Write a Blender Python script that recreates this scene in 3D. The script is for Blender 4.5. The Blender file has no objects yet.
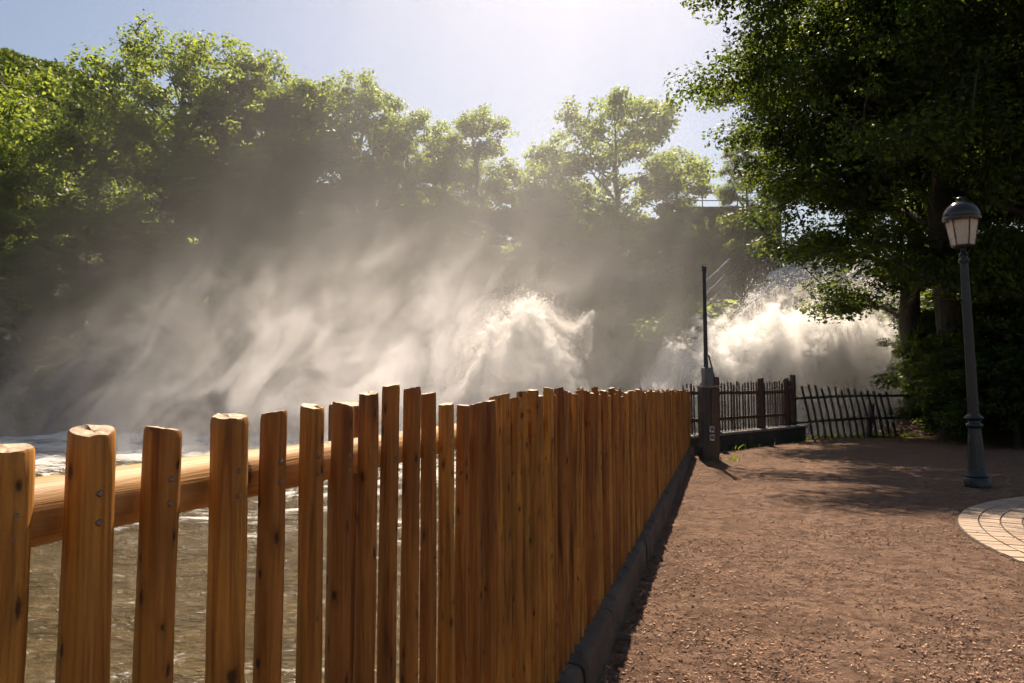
import bpy, math, random
import numpy as np
from mathutils import Vector, Matrix, noise as mn
R = math.radians
random.seed(7); rng = np.random.default_rng(7)
scene = bpy.context.scene
COL = scene.collection

# ------------------------------------------------------------------ camera, light, exposure
EYE = 1.5; F = 683.0; PITCH = math.atan((388-341.5)/F)
cam = bpy.data.objects.new('camera', bpy.data.cameras.new('camera')); COL.objects.link(cam)
cam.data.sensor_width = 36; cam.data.lens = 36*F/1024
cam.data.clip_start = 0.05; cam.data.clip_end = 2000
cam.location = (0, 0, EYE); cam.rotation_euler = (R(90)+PITCH, 0, 0)
scene.camera = cam
SUN_EL, SUN_AZ = R(51), R(8)          # azimuth clockwise from +Y
world = bpy.data.worlds.new('World'); scene.world = world; world.use_nodes = True
wn = world.node_tree.nodes; wl = world.node_tree.links; wn.clear()
wo = wn.new('ShaderNodeOutputWorld'); bg = wn.new('ShaderNodeBackground'); sky = wn.new('ShaderNodeTexSky')
sky.sky_type = 'NISHITA'; sky.sun_disc = False; sky.sun_elevation = SUN_EL; sky.sun_rotation = SUN_AZ
sky.air_density = 1.4; sky.dust_density = 1.5; sky.ozone_density = 1.0
bg.inputs[1].default_value = 0.050
tint = wn.new('ShaderNodeMix'); tint.data_type = 'RGBA'; tint.blend_type = 'MULTIPLY'; tint.inputs[0].default_value = 1; tint.inputs[7].default_value = (1.0, .93, .93, 1)
wl.new(sky.outputs[0], tint.inputs[6]); wl.new(tint.outputs[2], bg.inputs[0]); wl.new(bg.outputs[0], wo.inputs[0])
sl = bpy.data.lights.new('sun', 'SUN'); sl.energy = 5.0; sl.angle = R(0.53); sl.color = (1.0, 0.83, 0.65)
so = bpy.data.objects.new('sun', sl); COL.objects.link(so)
sdir = Vector((math.sin(SUN_AZ)*math.cos(SUN_EL), math.cos(SUN_AZ)*math.cos(SUN_EL), math.sin(SUN_EL)))
so.rotation_euler = (-sdir).to_track_quat('-Z', 'Y').to_euler(); so.location = (0, 0, 60)
vs = scene.view_settings; vs.view_transform = 'Standard'; vs.look = 'None'; vs.exposure = 1.1; vs.gamma = 1
cy = scene.cycles
cy.use_denoising = True; cy.denoising_input_passes = 'RGB'; cy.max_bounces = 8; cy.diffuse_bounces = 3; cy.glossy_bounces = 3
cy.transmission_bounces = 4; cy.volume_bounces = 2; cy.transparent_max_bounces = 8
cy.volume_max_steps = 110; cy.sample_clamp_indirect = 6; cy.use_adaptive_sampling = True; cy.adaptive_threshold = 0.035

# ------------------------------------------------------------------ helpers
TH = PITCH; CT, ST = math.cos(TH), math.sin(TH)
def tag(o, label=None, cat=None, group=None, kind=None):
    if label: o['label'] = label
    if cat: o['category'] = cat
    if group: o['group'] = group
    if kind: o['kind'] = kind
    return o
def link(name, me, mat=None, parent=None, loc=None):
    o = bpy.data.objects.new(name, me); COL.objects.link(o)
    if mat is not None and me is not None and not me.materials: me.materials.append(mat)
    if parent is not None: o.parent = parent
    if loc is not None: o.location = loc
    return o
def empty(name, loc=(0,0,0), rz=0):
    o = bpy.data.objects.new(name, None); COL.objects.link(o); o.location = loc; o.rotation_euler = (0,0,rz)
    o.empty_display_size = 0.2
    return o
def npmesh(name, v, f, smooth=False):
    """v (n,3), f (m,k) all faces of k corners"""
    me = bpy.data.meshes.new(name); v = np.asarray(v, np.float32); f = np.asarray(f, np.int32)
    k = f.shape[1]
    me.vertices.add(len(v)); me.vertices.foreach_set('co', v.ravel())
    me.loops.add(f.size); me.loops.foreach_set('vertex_index', f.ravel())
    me.polygons.add(len(f)); me.polygons.foreach_set('loop_start', np.arange(0, f.size, k, dtype=np.int32))
    me.polygons.foreach_set('loop_total', np.full(len(f), k, np.int32))
    if smooth: me.polygons.foreach_set('use_smooth', np.ones(len(f), bool))
    me.update(calc_edges=True); me.validate()
    return me
def pymesh(name, v, f, smooth=False):
    me = bpy.data.meshes.new(name); me.from_pydata([tuple(p) for p in v], [], f)
    if smooth: me.polygons.foreach_set('use_smooth', [True]*len(f))
    me.update(); return me
class MB:
    def __init__(s): s.v = []; s.f = []
    def add(s, v, f):
        n = len(s.v); s.v += [tuple(p) for p in v]; s.f += [tuple(i+n for i in q) for q in f]
    def box(s, c, size, M=None):
        x, y, z = [q/2 for q in size]
        P = [Vector((a*x, b*y, d*z)) for d in (-1,1) for b in (-1,1) for a in (-1,1)]
        if M is not None: P = [M @ p for p in P]
        P = [p+Vector(c) for p in P]
        s.add(P, [(0,2,3,1),(4,5,7,6),(0,1,5,4),(2,6,7,3),(0,4,6,2),(1,3,7,5)])
    def tube(s, pts, rad, n=10, cap=True):
        pts = [Vector(p) for p in pts]; rings = []
        up = None
        for i, p in enumerate(pts):
            d = (pts[min(i+1, len(pts)-1)]-pts[max(i-1, 0)]).normalized()
            if up is None: up = Vector((1,0,0)) if abs(d.x) < .8 else Vector((0,1,0))
            a = d.cross(up).normalized(); b = d.cross(a).normalized(); up = b.cross(d) if False else up
            r = rad[i] if hasattr(rad, '__len__') else rad
            rings.append([p+a*(math.cos(2*math.pi*k/n)*r)+b*(math.sin(2*math.pi*k/n)*r) for k in range(n)])
        v = [q for r_ in rings for q in r_]; f = []
        for i in range(len(pts)-1):
            for k in range(n):
                f.append((i*n+k, i*n+(k+1)%n, (i+1)*n+(k+1)%n, (i+1)*n+k))
        if cap: f.append(tuple(range(n))[::-1]); f.append(tuple((len(pts)-1)*n+k for k in range(n)))
        s.add(v, f)
    def lathe(s, prof, n=24, c=(0,0,0), ph=0):
        v = []; f = []
        for r, z in prof:
            v += [(c[0]+r*math.cos(2*math.pi*k/n+ph), c[1]+r*math.sin(2*math.pi*k/n+ph), c[2]+z) for k in range(n)]
        m = len(prof)
        for i in range(m-1):
            for k in range(n): f.append((i*n+k, i*n+(k+1)%n, (i+1)*n+(k+1)%n, (i+1)*n+k))
        f.append(tuple(range(n))[::-1]); f.append(tuple((m-1)*n+k for k in range(n)))
        s.add(v, f)
    def build(s, name, mat, parent=None, smooth=False, loc=None, bevel=0):
        me = pymesh(name, s.v, s.f, smooth)
        o = link(name, me, mat, parent, loc)
        if bevel:
            b = o.modifiers.new('b', 'BEVEL'); b.width = bevel; b.segments = 2; b.limit_method = 'ANGLE'
        if smooth:
            try: me.set_sharp_from_angle(angle=R(40))
            except Exception: pass
        return o
def fr(x, y, z, oc=4, H=1.0, lac=2.0):
    return mn.fractal(Vector((x, y, z)), H, lac, oc, noise_basis='PERLIN_ORIGINAL')
def sins(X, Y, k0, k1, n, seed, dirc=None, spread=3.14):
    """sum of random plane waves, roughly unit amplitude"""
    r = np.random.default_rng(seed); out = np.zeros_like(X)
    for i in range(n):
        k = k0*(k1/k0)**r.random(); a = (dirc if dirc is not None else 0)+(r.random()*2-1)*spread
        ph = r.random()*6.28
        out += np.sin(k*(X*np.cos(a)+Y*np.sin(a))+ph+1.3*np.sin(.31*k*(X*np.sin(a+1)-Y*np.cos(a+1))+ph*3))*(k0/k)**.8
    return out/math.sqrt(n)

# ------------------------------------------------------------------ materials
def mat(name):
    m = bpy.data.materials.new(name); m.use_nodes = True; m.node_tree.nodes.clear()
    return m, m.node_tree.nodes, m.node_tree.links
class NT:
    def __init__(s, name): s.m, s.n, s.l = mat(name); s.out = s.n.new('ShaderNodeOutputMaterial')
    def N(s, t, **kw):
        n = s.n.new(t)
        for k, v in kw.items():
            if k.startswith('i_'):
                key = k[2:]; key = int(key) if key.isdigit() else key.replace('_', ' ')
                n.inputs[key].default_value = v
            else: setattr(n, k, v)
        return n
    def L(s, a, b): s.l.new(a, b)
    def tc(s, out='Object'): return s.N('ShaderNodeTexCoord').outputs[out]
    def mapping(s, v, scale=(1,1,1), loc=(0,0,0), rot=(0,0,0)):
        m = s.N('ShaderNodeMapping'); m.inputs['Scale'].default_value = scale; m.inputs['Location'].default_value = loc; m.inputs['Rotation'].default_value = rot
        s.L(v, m.inputs['Vector']); return m.outputs[0]
    def noise(s, v, scale, detail=4, rough=.55, dist=0):
        n = s.N('ShaderNodeTexNoise'); n.inputs['Scale'].default_value = scale; n.inputs['Detail'].default_value = detail
        n.inputs['Roughness'].default_value = rough; n.inputs['Distortion'].default_value = dist
        if v is not None: s.L(v, n.inputs['Vector'])
        return n.outputs['Fac']
    def ramp(s, f, stops, interp='LINEAR'):
        r = s.N('ShaderNodeValToRGB'); r.color_ramp.interpolation = interp; e = r.color_ramp.elements
        while len(e) < len(stops): e.new(0.5)
        for q, (p, c) in zip(e, stops):
            q.position = p; q.color = (c[0], c[1], c[2], 1) if hasattr(c, '__len__') else (c, c, c, 1)
        s.L(f, r.inputs[0]); return r.outputs[0]
    def math(s, op, a, b=None, c=None, clamp=False):
        n = s.N('ShaderNodeMath', operation=op, use_clamp=clamp)
        for i, q in enumerate((a, b, c)):
            if q is None: continue
            if isinstance(q, (int, float)): n.inputs[i].default_value = q
            else: s.L(q, n.inputs[i])
        return n.outputs[0]
    def mix(s, f, a, b, mode='MIX'):
        n = s.N('ShaderNodeMix', data_type='RGBA', blend_type=mode)
        for i, q in ((0, f), (6, a), (7, b)):
            if isinstance(q, (int, float)): n.inputs[i].default_value = q
            elif isinstance(q, tuple): n.inputs[i].default_value = (*q, 1)
            else: s.L(q, n.inputs[i])
        return n.outputs[2]
    def bump(s, h, strength=.5, dist=.01, normal=None):
        b = s.N('ShaderNodeBump'); b.inputs['Strength'].default_value = strength; b.inputs['Distance'].default_value = dist
        s.L(h, b.inputs['Height'])
        if normal is not None: s.L(normal, b.inputs['Normal'])
        return b.outputs[0]
    def bsdf(s, color, rough=.6, bump=None, metal=0, spec=.5, **kw):
        b = s.N('ShaderNodeBsdfPrincipled'); 
        if isinstance(color, tuple): b.inputs['Base Color'].default_value = (*color, 1)
        else: s.L(color, b.inputs['Base Color'])
        if isinstance(rough, (int, float)): b.inputs['Roughness'].default_value = rough
        else: s.L(rough, b.inputs['Roughness'])
        b.inputs['Metallic'].default_value = metal; b.inputs['Specular IOR Level'].default_value = spec
        if bump is not None: s.L(bump, b.inputs['Normal'])
        return b.outputs[0]
    def surf(s, sh): s.L(sh, s.out.inputs['Surface']); return s.m

def wood_mat(name, dark, mid, light, knots=True, scale=1.0, rough=.62):
    t = NT(name)
    geo = t.N('ShaderNodeNewGeometry'); oi = t.N('ShaderNodeObjectInfo')
    rnd = t.math('FRACT', t.math('ADD', geo.outputs['Random Per Island'], t.math('MULTIPLY', oi.outputs['Random'], 7.31)))
    cmb = t.N('ShaderNodeCombineXYZ'); t.L(t.math('MULTIPLY', rnd, 37.0), cmb.inputs[0]); t.L(t.math('MULTIPLY', rnd, 91.0), cmb.inputs[2])
    va = t.N('ShaderNodeVectorMath', operation='ADD'); t.L(t.tc(), va.inputs[0]); t.L(cmb.outputs[0], va.inputs[1]); P = va.outputs[0]
    g1 = t.noise(t.mapping(P, (30*scale, 30*scale, 1.2*scale)), 1.0, 5, .6, 1.2)
    g2 = t.noise(t.mapping(P, (160*scale, 160*scale, 5*scale)), 1.0, 3, .6)
    big = t.noise(t.mapping(P, (5, 5, 2.2)), 1.0, 3, .5)
    base = t.ramp(g1, [(.3, dark), (.42, mid), (.55, light), (.62, mid), (.75, light)])
    base = t.mix(t.math('MULTIPLY', t.ramp(g2, [(.35, 1), (.6, 0)]), .35), base, dark)
    base = t.mix(t.ramp(big, [(.35, .45), (.65, 0)]), base, dark)
    h = t.math('ADD', t.math('MULTIPLY', g1, .6), t.math('MULTIPLY', g2, .3))
    if knots:
        v = t.N('ShaderNodeTexVoronoi', feature='F1', voronoi_dimensions='2D'); v.inputs['Scale'].default_value = 1.0
        sn = t.N('ShaderNodeSeparateXYZ'); t.L(geo.outputs['Normal'], sn.inputs[0]); sp = t.N('ShaderNodeSeparateXYZ'); t.L(P, sp.inputs[0])
        kv = t.N('ShaderNodeCombineXYZ'); wob = t.noise(t.mapping(P, (40, 40, 30)), 1, 2)
        t.L(t.math('ADD', t.math('MULTIPLY', t.math('ARCTAN2', sn.outputs[1], sn.outputs[0]), .62), t.math('MULTIPLY', wob, .18)), kv.inputs[0])
        t.L(t.math('ADD', t.math('MULTIPLY', sp.outputs[2], 11.0), t.math('MULTIPLY', wob, .2)), kv.inputs[1]); t.L(kv.outputs[0], v.inputs['Vector'])
        sel = t.N('ShaderNodeSeparateColor'); t.L(v.outputs['Color'], sel.inputs[0])
        on = t.math('MULTIPLY', t.math('GREATER_THAN', sel.outputs[0], .55), 1.0)
        ds = t.math('DIVIDE', v.outputs['Distance'], t.math('MULTIPLY_ADD', sel.outputs[1], .9, .4))
        k = t.math('MULTIPLY', t.ramp(ds, [(.04, 1), (.09, .85), (.125, .35), (.2, .2), (.36, 0)]), on)
        base = t.mix(t.math('MULTIPLY', k, .9), base, tuple(c*.22 for c in dark))
        h = t.math('SUBTRACT', h, t.math('MULTIPLY', k, .5))
    ck = t.N('ShaderNodeTexNoise', noise_type='RIDGED_MULTIFRACTAL'); ck.inputs['Scale'].default_value = 1; ck.inputs['Detail'].default_value = 2
    t.L(t.mapping(P, (22*scale, 22*scale, 2.2*scale)), ck.inputs['Vector'])
    crk = t.math('MULTIPLY', t.ramp(ck.outputs['Fac'], [(.80, 0), (.90, 1)]), t.ramp(t.noise(P, 6, 2), [(.48, 0), (.56, 1)]))
    base = t.mix(t.math('MULTIPLY', crk, .75), base, tuple(c*.3 for c in dark)); h = t.math('SUBTRACT', h, t.math('MULTIPLY', crk, .6))
    hue = t.N('ShaderNodeHueSaturation'); t.L(base, hue.inputs['Color'])
    t.L(t.math('MULTIPLY_ADD', rnd, .5, .75), hue.inputs['Value']); t.L(t.math('MULTIPLY_ADD', rnd, .016, .492), hue.inputs['Hue'])
    # sawn ends: rings, paler
    sx = t.N('ShaderNodeSeparateXYZ'); t.L(geo.outputs['Normal'], sx.inputs[0])
    col = hue.outputs[0]
    return t, col, h, sx.outputs[2]
def make_wood(name, dark, mid, light, endc, knots=True, scale=1.0, rough=.6, vertical=True):
    t, col, h, nz = wood_mat(name, dark, mid, light, knots, scale, rough)
    if vertical:
        en = t.noise(t.tc(), 60, 3, .6)
        ec = t.mix(t.ramp(en, [(.35, 1), (.7, 0)]), endc, tuple(c*.45 for c in endc))
        col = t.mix(t.ramp(nz, [(.72, 0), (.85, 1)]), col, ec)
    return t.surf(t.bsdf(col, rough, t.bump(h, .55, .006), spec=.3))
M = {}
M['picket'] = make_wood('peeled_log_wood', (.075, .024, .005), (.285, .108, .014), (.45, .195, .033), (.58, .43, .28))
M['rail'] = make_wood('rail_log_wood', (.16, .07, .022), (.36, .18, .06), (.46, .27, .11), (.4, .28, .18), vertical=False)
M['oldwood'] = make_wood('weathered_wood', (.035, .02, .013), (.085, .045, .028), (.13, .075, .045), (.2, .14, .1))
M['graywood'] = make_wood('dark_damp_wood', (.02, .017, .015), (.045, .037, .031), (.08, .065, .05), (.12, .1, .08))
t = NT('zinc_screw'); M['screw'] = t.surf(t.bsdf(t.ramp(t.noise(t.tc(), 300, 2), [(.4, (.16, .19, .22)), (.6, (.2, .11, .05))]), .45, metal=.8))
t = NT('knot_hollow'); M['hole'] = t.surf(t.bsdf((.012, .007, .004), .9))

def stone_mat(name, a, b, sc=6, bs=.5, rough=.85):
    t = NT(name); P = t.tc(); n1 = t.noise(P, sc, 6, .6); n2 = t.noise(P, sc*9, 4, .6)
    c = t.ramp(n1, [(.32, a), (.66, b)]); c = t.mix(t.ramp(n2, [(.35, .5), (.6, 0)]), c, tuple(q*.5 for q in a))
    return t.surf(t.bsdf(c, rough, t.bump(t.math('ADD', n1, n2), bs, .02)))
M['kerb'] = stone_mat('mossy_concrete', (.035, .026, .02), (.12, .088, .065), 5)
M['beam'] = stone_mat('poured_concrete', (.11, .1, .09), (.25, .235, .21), 4, .3)
M['rock'] = stone_mat('wet_dark_rock', (.02, .019, .02), (.07, .065, .062), .6, .9)
t = NT('coursed_masonry'); br = t.N('ShaderNodeTexBrick'); t.L(t.mapping(t.tc(), (1, 1, 1), rot=(R(90), 0, 0)), br.inputs['Vector'])
br.inputs['Scale'].default_value = 1.6; br.inputs['Color1'].default_value = (.05, .047, .046, 1); br.inputs['Color2'].default_value = (.085, .08, .074, 1); br.inputs['Mortar'].default_value = (.02, .02, .02, 1); br.inputs['Mortar Size'].default_value = .03
nn_ = t.noise(t.tc(), 1.2, 5, .6); M['courses'] = t.surf(t.bsdf(t.mix(t.ramp(nn_, [(.4, .7), (.6, 0)]), br.outputs[0], (.02, .026, .014)), .9, t.bump(br.outputs[1], -.6, .05)))
M['shaded_wall'] = stone_mat('shaded_wall_face', (.018, .016, .015), (.05, .045, .04), 3)  # darker concrete: shade on the beam's front painted into the colour
M['masonry'] = stone_mat('dark_masonry', (.03, .03, .034), (.075, .072, .075), .9, .8)

def paint_mat(name, c, rough=.4, metal=.0, wear=None):
    t = NT(name); P = t.tc(); n = t.noise(P, 14, 5, .6)
    col = t.mix(t.ramp(n, [(.52, 0), (.72, .6)]), c, wear or tuple(q*1.8+.01 for q in c))
    return t.surf(t.bsdf(col, t.ramp(t.noise(P, 30, 3), [(.3, rough*.8), (.7, min(1, rough*1.5))]), t.bump(n, .15, .004), metal=metal))
M['lamp'] = paint_mat('dark_green_cast_iron', (.009, .012, .012), .36)
M['dome'] = paint_mat('dark_dome_enamel', (.02, .016, .014), .16)
M['steel'] = paint_mat('dull_galvanised_steel', (.03, .031, .033), .5, .2)
M['greybox'] = paint_mat('grey_meter_cabinet', (.09, .092, .095), .5)
M['whitebox'] = paint_mat('pale_socket_plastic', (.38, .4, .42), .5)
M['wire'] = paint_mat('sunlit_cable_tone', (.9, .88, .84), .3, .9)  # paleness stands for sun on the cables
M['rubber'] = paint_mat('dark_cable', (.02, .02, .02), .5)
t = NT('frosted_lantern_glass'); P = t.tc()
gcol = t.mix(t.ramp(t.noise(P, 5, 3), [(.4, 0), (.7, .3)]), (.88, .82, .72), (.6, .52, .44))
tr = t.N('ShaderNodeBsdfTranslucent'); t.L(gcol, tr.inputs[0])
mx = t.N('ShaderNodeMixShader', i_0=.6); t.L(t.bsdf(gcol, .25), mx.inputs[1]); t.L(tr.outputs[0], mx.inputs[2]); M['glass'] = t.surf(mx.outputs[0])
t = NT('amber_glass'); tr = t.N('ShaderNodeBsdfTranslucent', i_0=(.75, .36, .06, 1)); mx = t.N('ShaderNodeMixShader', i_0=.6)
t.L(t.bsdf((.7, .33, .05), .3), mx.inputs[1]); t.L(tr.outputs[0], mx.inputs[2]); M['amber'] = t.surf(mx.outputs[0])

# ground
t = NT('bark_mulch_ground'); P = t.tc()
n0 = t.noise(P, .55, 4, .6); n1 = t.noise(P, 9, 6, .7); n2 = t.noise(t.mapping(P, (1, 1.6, 1)), 45, 5, .75, .4); n3 = t.noise(P, 140, 3, .7)
c = t.ramp(n2, [(.3, (.15, .088, .058)), (.5, (.37, .232, .155)), (.68, (.54, .365, .255))])
c = t.mix(t.ramp(n1, [(.40, .8), (.53, 0)]), c, (.09, .05, .035))
c = t.mix(t.ramp(t.noise(P, 2.6, 5, .65), [(.42, .5), (.55, 0)]), c, (.12, .07, .048))
c = t.mix(t.ramp(n0, [(.4, .35), (.65, 0)]), c, (.15, .088, .06))
# the far bank, the hill and the slopes are dark earth and moss
sxyz = t.N('ShaderNodeSeparateXYZ'); t.L(P, sxyz.inputs[0])
far = t.math('MAXIMUM', t.ramp(t.math('MULTIPLY', t.math('SUBTRACT', sxyz.outputs[1], 21.0), .25), [(0, 0), (1, 1)]),
             t.math('LESS_THAN', sxyz.outputs[2], -.1))
earth = t.ramp(t.noise(P, 1.1, 6, .65), [(.35, (.016, .014, .010)), (.5, (.045, .04, .03)), (.62, (.022, .035, .010)), (.75, (.09, .08, .065))])
c = t.mix(far, c, earth)
h = t.math('ADD', t.math('MULTIPLY', n1, 1.3), t.math('ADD', t.math('MULTIPLY', n2, .7), t.math('MULTIPLY', n3, .3)))
M['ground'] = t.surf(t.bsdf(c, .95, t.bump(h, 1.0, .07), spec=.12))
t = NT('loose_wood_chips'); g = t.N('ShaderNodeNewGeometry')
M['chips'] = t.surf(t.bsdf(t.ramp(g.outputs['Random Per Island'], [(0, (.03, .018, .013)), (.3, (.09, .05, .035)), (.42, (.24, .135, .088)), (.7, (.37, .22, .145)), (.96, (.48, .31, .21)), (1, (.6, .46, .36))]), .9, spec=.2))
t = NT('pale_pavers'); g = t.N('ShaderNodeNewGeometry'); n = t.noise(t.tc(), 30, 5, .65)
c = t.ramp(g.outputs['Random Per Island'], [(0, (.27, .19, .13)), (.5, (.38, .28, .195)), (1, (.32, .245, .19))])
c = t.mix(t.ramp(n, [(.4, .35), (.6, 0)]), c, (.2, .15, .11)); M['paver'] = t.surf(t.bsdf(c, .85, t.bump(n, .5, .006)))
t = NT('paver_joint_sand'); M['joint'] = t.surf(t.bsdf(t.ramp(t.noise(t.tc(), 60, 4), [(.4, (.025, .018, .013)), (.65, (.07, .05, .035))]), .95))

def leaf_mat(name, a, b, ta, tb):
    t = NT(name); g = t.N('ShaderNodeNewGeometry'); oi = t.N('ShaderNodeObjectInfo')
    r = t.math('FRACT', t.math('ADD', g.outputs['Random Per Island'], oi.outputs['Random']))
    pn = t.noise(t.tc(), .5, 2)
    r2 = t.math('ADD', t.math('MULTIPLY', r, .5), t.math('MULTIPLY', pn, .5))
    dc = t.ramp(r2, [(.2, a), (.8, b)]); tc_ = t.ramp(r2, [(.2, ta), (.8, tb)])
    d = t.bsdf(dc, .5, spec=.35); tr = t.N('ShaderNodeBsdfTranslucent'); t.L(tc_, tr.inputs[0])
    mx = t.N('ShaderNodeMixShader', i_0=.6); t.L(d, mx.inputs[1]); t.L(tr.outputs[0], mx.inputs[2])
    return t.surf(mx.outputs[0])
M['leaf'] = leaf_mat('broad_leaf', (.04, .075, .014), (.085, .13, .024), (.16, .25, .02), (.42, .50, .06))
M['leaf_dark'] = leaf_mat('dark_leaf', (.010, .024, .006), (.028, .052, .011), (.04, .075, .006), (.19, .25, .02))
t = NT('bark'); n = t.noise(t.mapping(t.tc(), (8, 8, 1.5)), 1, 5, .6)
M['bark'] = t.surf(t.bsdf(t.ramp(n, [(.35, (.014, .013, .007)), (.65, (.055, .048, .030))]), .9, t.bump(n, .8, .03)))

# water
t = NT('river_water'); P = t.tc(); geo = t.N('ShaderNodeNewGeometry')
w1 = t.noise(t.mapping(P, (1, 1.5, 1)), 1.1, 6, .65, .8); w2 = t.noise(t.mapping(P, (1.0, 1.7, 1)), 6, 5, .65, .5)
sx = t.N('ShaderNodeSeparateXYZ'); t.L(P, sx.inputs[0])
fo = t.noise(t.mapping(P, (.45, 1.0, 1)), 1.0, 8, .72, 1.6)
fine = t.noise(t.mapping(P, (2, 4, 1)), 5.0, 5, .75, 1.0)
yb = t.math('MULTIPLY', t.math('SUBTRACT', sx.outputs[1], 9.0), 1/16.0, clamp=True)      # more foam towards the falls
zb = t.math('MULTIPLY', t.math('ADD', sx.outputs[2], 1.0), .9)
amt = t.math('ADD', t.math('ADD', t.math('MULTIPLY', fo, .8), t.math('MULTIPLY', fine, .2)), t.math('ADD', t.math('MULTIPLY', yb, .17), zb))
glint_flk = t.ramp(t.noise(t.mapping(P, (3, 6, 1)), 3.0, 6, .8, .8), [(.60, 0), (.67, 1)])  # white flecks of foam that also paint in the sun's sparkle
foam = t.math('MAXIMUM', t.ramp(amt, [(.575, 0), (.66, 1)]), t.math('MULTIPLY', glint_flk, .85))  # foam together with the painted sparkle
wc = t.ramp(w1, [(.3, (.06, .042, .016)), (.7, (.17, .122, .052))])
bmp = t.bump(t.math('ADD', w1, t.math('MULTIPLY', w2, .5)), 1.0, .30)
wat = t.bsdf(wc, .14, bmp, spec=.22)
fm = t.bsdf(t.ramp(fine, [(.3, (.55, .52, .46)), (.6, (.82, .80, .76))]), .7, t.bump(fine, .8, .08))
mx = t.N('ShaderNodeMixShader'); t.L(foam, mx.inputs[0]); t.L(wat, mx.inputs[1]); t.L(fm, mx.inputs[2]); M['water'] = t.surf(mx.outputs[0])

def froth_mat(name, sc):
    t = NT(name); P = t.tc(); n = t.noise(P, sc, 5, .6, .6); n2 = t.noise(P, sc*5, 5, .7)
    c = t.ramp(n, [(.3, (.68, .66, .63)), (.55, (.88, .87, .85))])
    h = t.math('ADD', n, t.math('MULTIPLY', n2, .4))
    d = t.bsdf(c, .8, t.bump(h, .7, .12)); tr = t.N('ShaderNodeBsdfTranslucent'); t.L(c, tr.inputs[0])
    mx = t.N('ShaderNodeMixShader', i_0=.5); t.L(d, mx.inputs[1]); t.L(tr.outputs[0], mx.inputs[2])
    return t.surf(mx.outputs[0])
M['froth'] = froth_mat('churning_white_water', 1.6)
t = NT('spray_droplets'); tr = t.N('ShaderNodeBsdfTranslucent', i_0=(.9, .88, .85, 1)); mx = t.N('ShaderNodeMixShader', i_0=.6)
t.L(t.bsdf((.85, .84, .82), .5), mx.inputs[1]); t.L(tr.outputs[0], mx.inputs[2]); M['spray'] = t.surf(mx.outputs[0])

# ------------------------------------------------------------------ plan of the place
P0 = Vector((-0.548, 0.743)); D2 = Vector((0.2941, 0.9558)); N2 = Vector((0.9558, -0.2941))    # fence line, its direction, the landward normal
def fl(s, t_=0.0): p = P0+D2*s+N2*t_; return p.x, p.y
S_END = 15.7
CORNER = fl(S_END)
def xR(Y): return np.interp(Y, [CORNER[1], 20.3, 22.6, 32, 44, 60, 300], [CORNER[0], 8.45, 12.6, 19.0, 25.5, 30, 60])
def yL(X): return np.interp(X, [-300, -60, -30, 0, 8, 15.5, 26], [22, 33, 35.5, 38.5, 40, 45.5, 46])
def height(X, Y):
    X = np.asarray(X, float); Y = np.asarray(Y, float)
    T = (X-P0.x)*N2.x+(Y-P0.y)*N2.y
    land = np.where(Y < CORNER[1], T > -.1, X > xR(Y))
    rise = np.clip(Y-21.3, 0, None)*.27*np.clip((X-8)/4, 0, 1)
    rise = np.minimum(rise, 9.0)+np.clip(X-14, 0, None)*.10*np.clip((Y-12)/8, 0, 1)
    rough = sins(X, Y, .5, 3, 14, 5)*.22*np.clip((Y-20)/6, 0, 1)
    mic = sins(X, Y, 1.2, 9, 24, 6)*.010+sins(X, Y, .4, 1.2, 8, 9)*.012
    hl = rise+rough*np.clip(rise*2, 0, 1)+mic
    dy = Y-yL(X)
    ang = X/np.maximum(Y, 1)
    cap = np.interp(ang, [-1.2, -.75, -.62, -.5, .1, .25, .4], [110, 72, 50, 20, 15, 12.5, 10.0])
    hb = -2.2+np.minimum(np.clip(dy, 0, 1.5)*1.8+np.clip(dy-1.5, 0, None)*.62, cap+2)
    hb += sins(X, Y, .15, .9, 14, 8)*.5*np.clip(dy/4, 0, 1)
    top = 10.0+sins(X, Y, .1, .4, 5, 3)*.4
    hb = np.where((X > 15.0) & (Y > 44.2), np.maximum(hb, top*np.clip((Y-44.2)/1.0, 0, 1)-.5), hb)
    return np.where(land, hl, np.where(dy > 0, hb, -2.4))
def hz(x, y): return float(height(np.array([x]), np.array([y]))[0])

# ground: one sheet laid along the fence line (s along it, t across)
def axis(segs):
    out = [segs[0][0]]
    for a, b, st in segs:
        n = max(1, round((b-a)/st)); out += list(np.linspace(a, b, n+1)[1:])
    return np.array(out)
sv = axis([(-40, -4, 3), (-4, 0, .5), (0, 9, .09), (9, 26, .2), (26, 60, .7), (60, 130, 3), (130, 420, 12)])
tv = axis([(-330, -120, 12), (-120, -50, 3), (-50, -14, 1.0), (-14, -.14, .8), (-.14, -.10, .04), (-.10, 7, .09), (7, 22, .3), (22, 60, 2), (60, 300, 15)])
S, T = np.meshgrid(sv, tv, indexing='ij')
GX = P0.x+D2.x*S+N2.x*T; GY = P0.y+D2.y*S+N2.y*T
GZ = height(GX, GY)
ns, nt = S.shape
idx = np.arange(ns*nt).reshape(ns, nt)
gf = np.stack([idx[:-1, :-1], idx[:-1, 1:], idx[1:, 1:], idx[1:, :-1]], -1).reshape(-1, 4)
g_me = npmesh('ground', np.stack([GX, GY, GZ], -1).reshape(-1, 3), gf[:, ::-1], True)
tag(link('ground', g_me, M['ground']), kind='structure')

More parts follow.
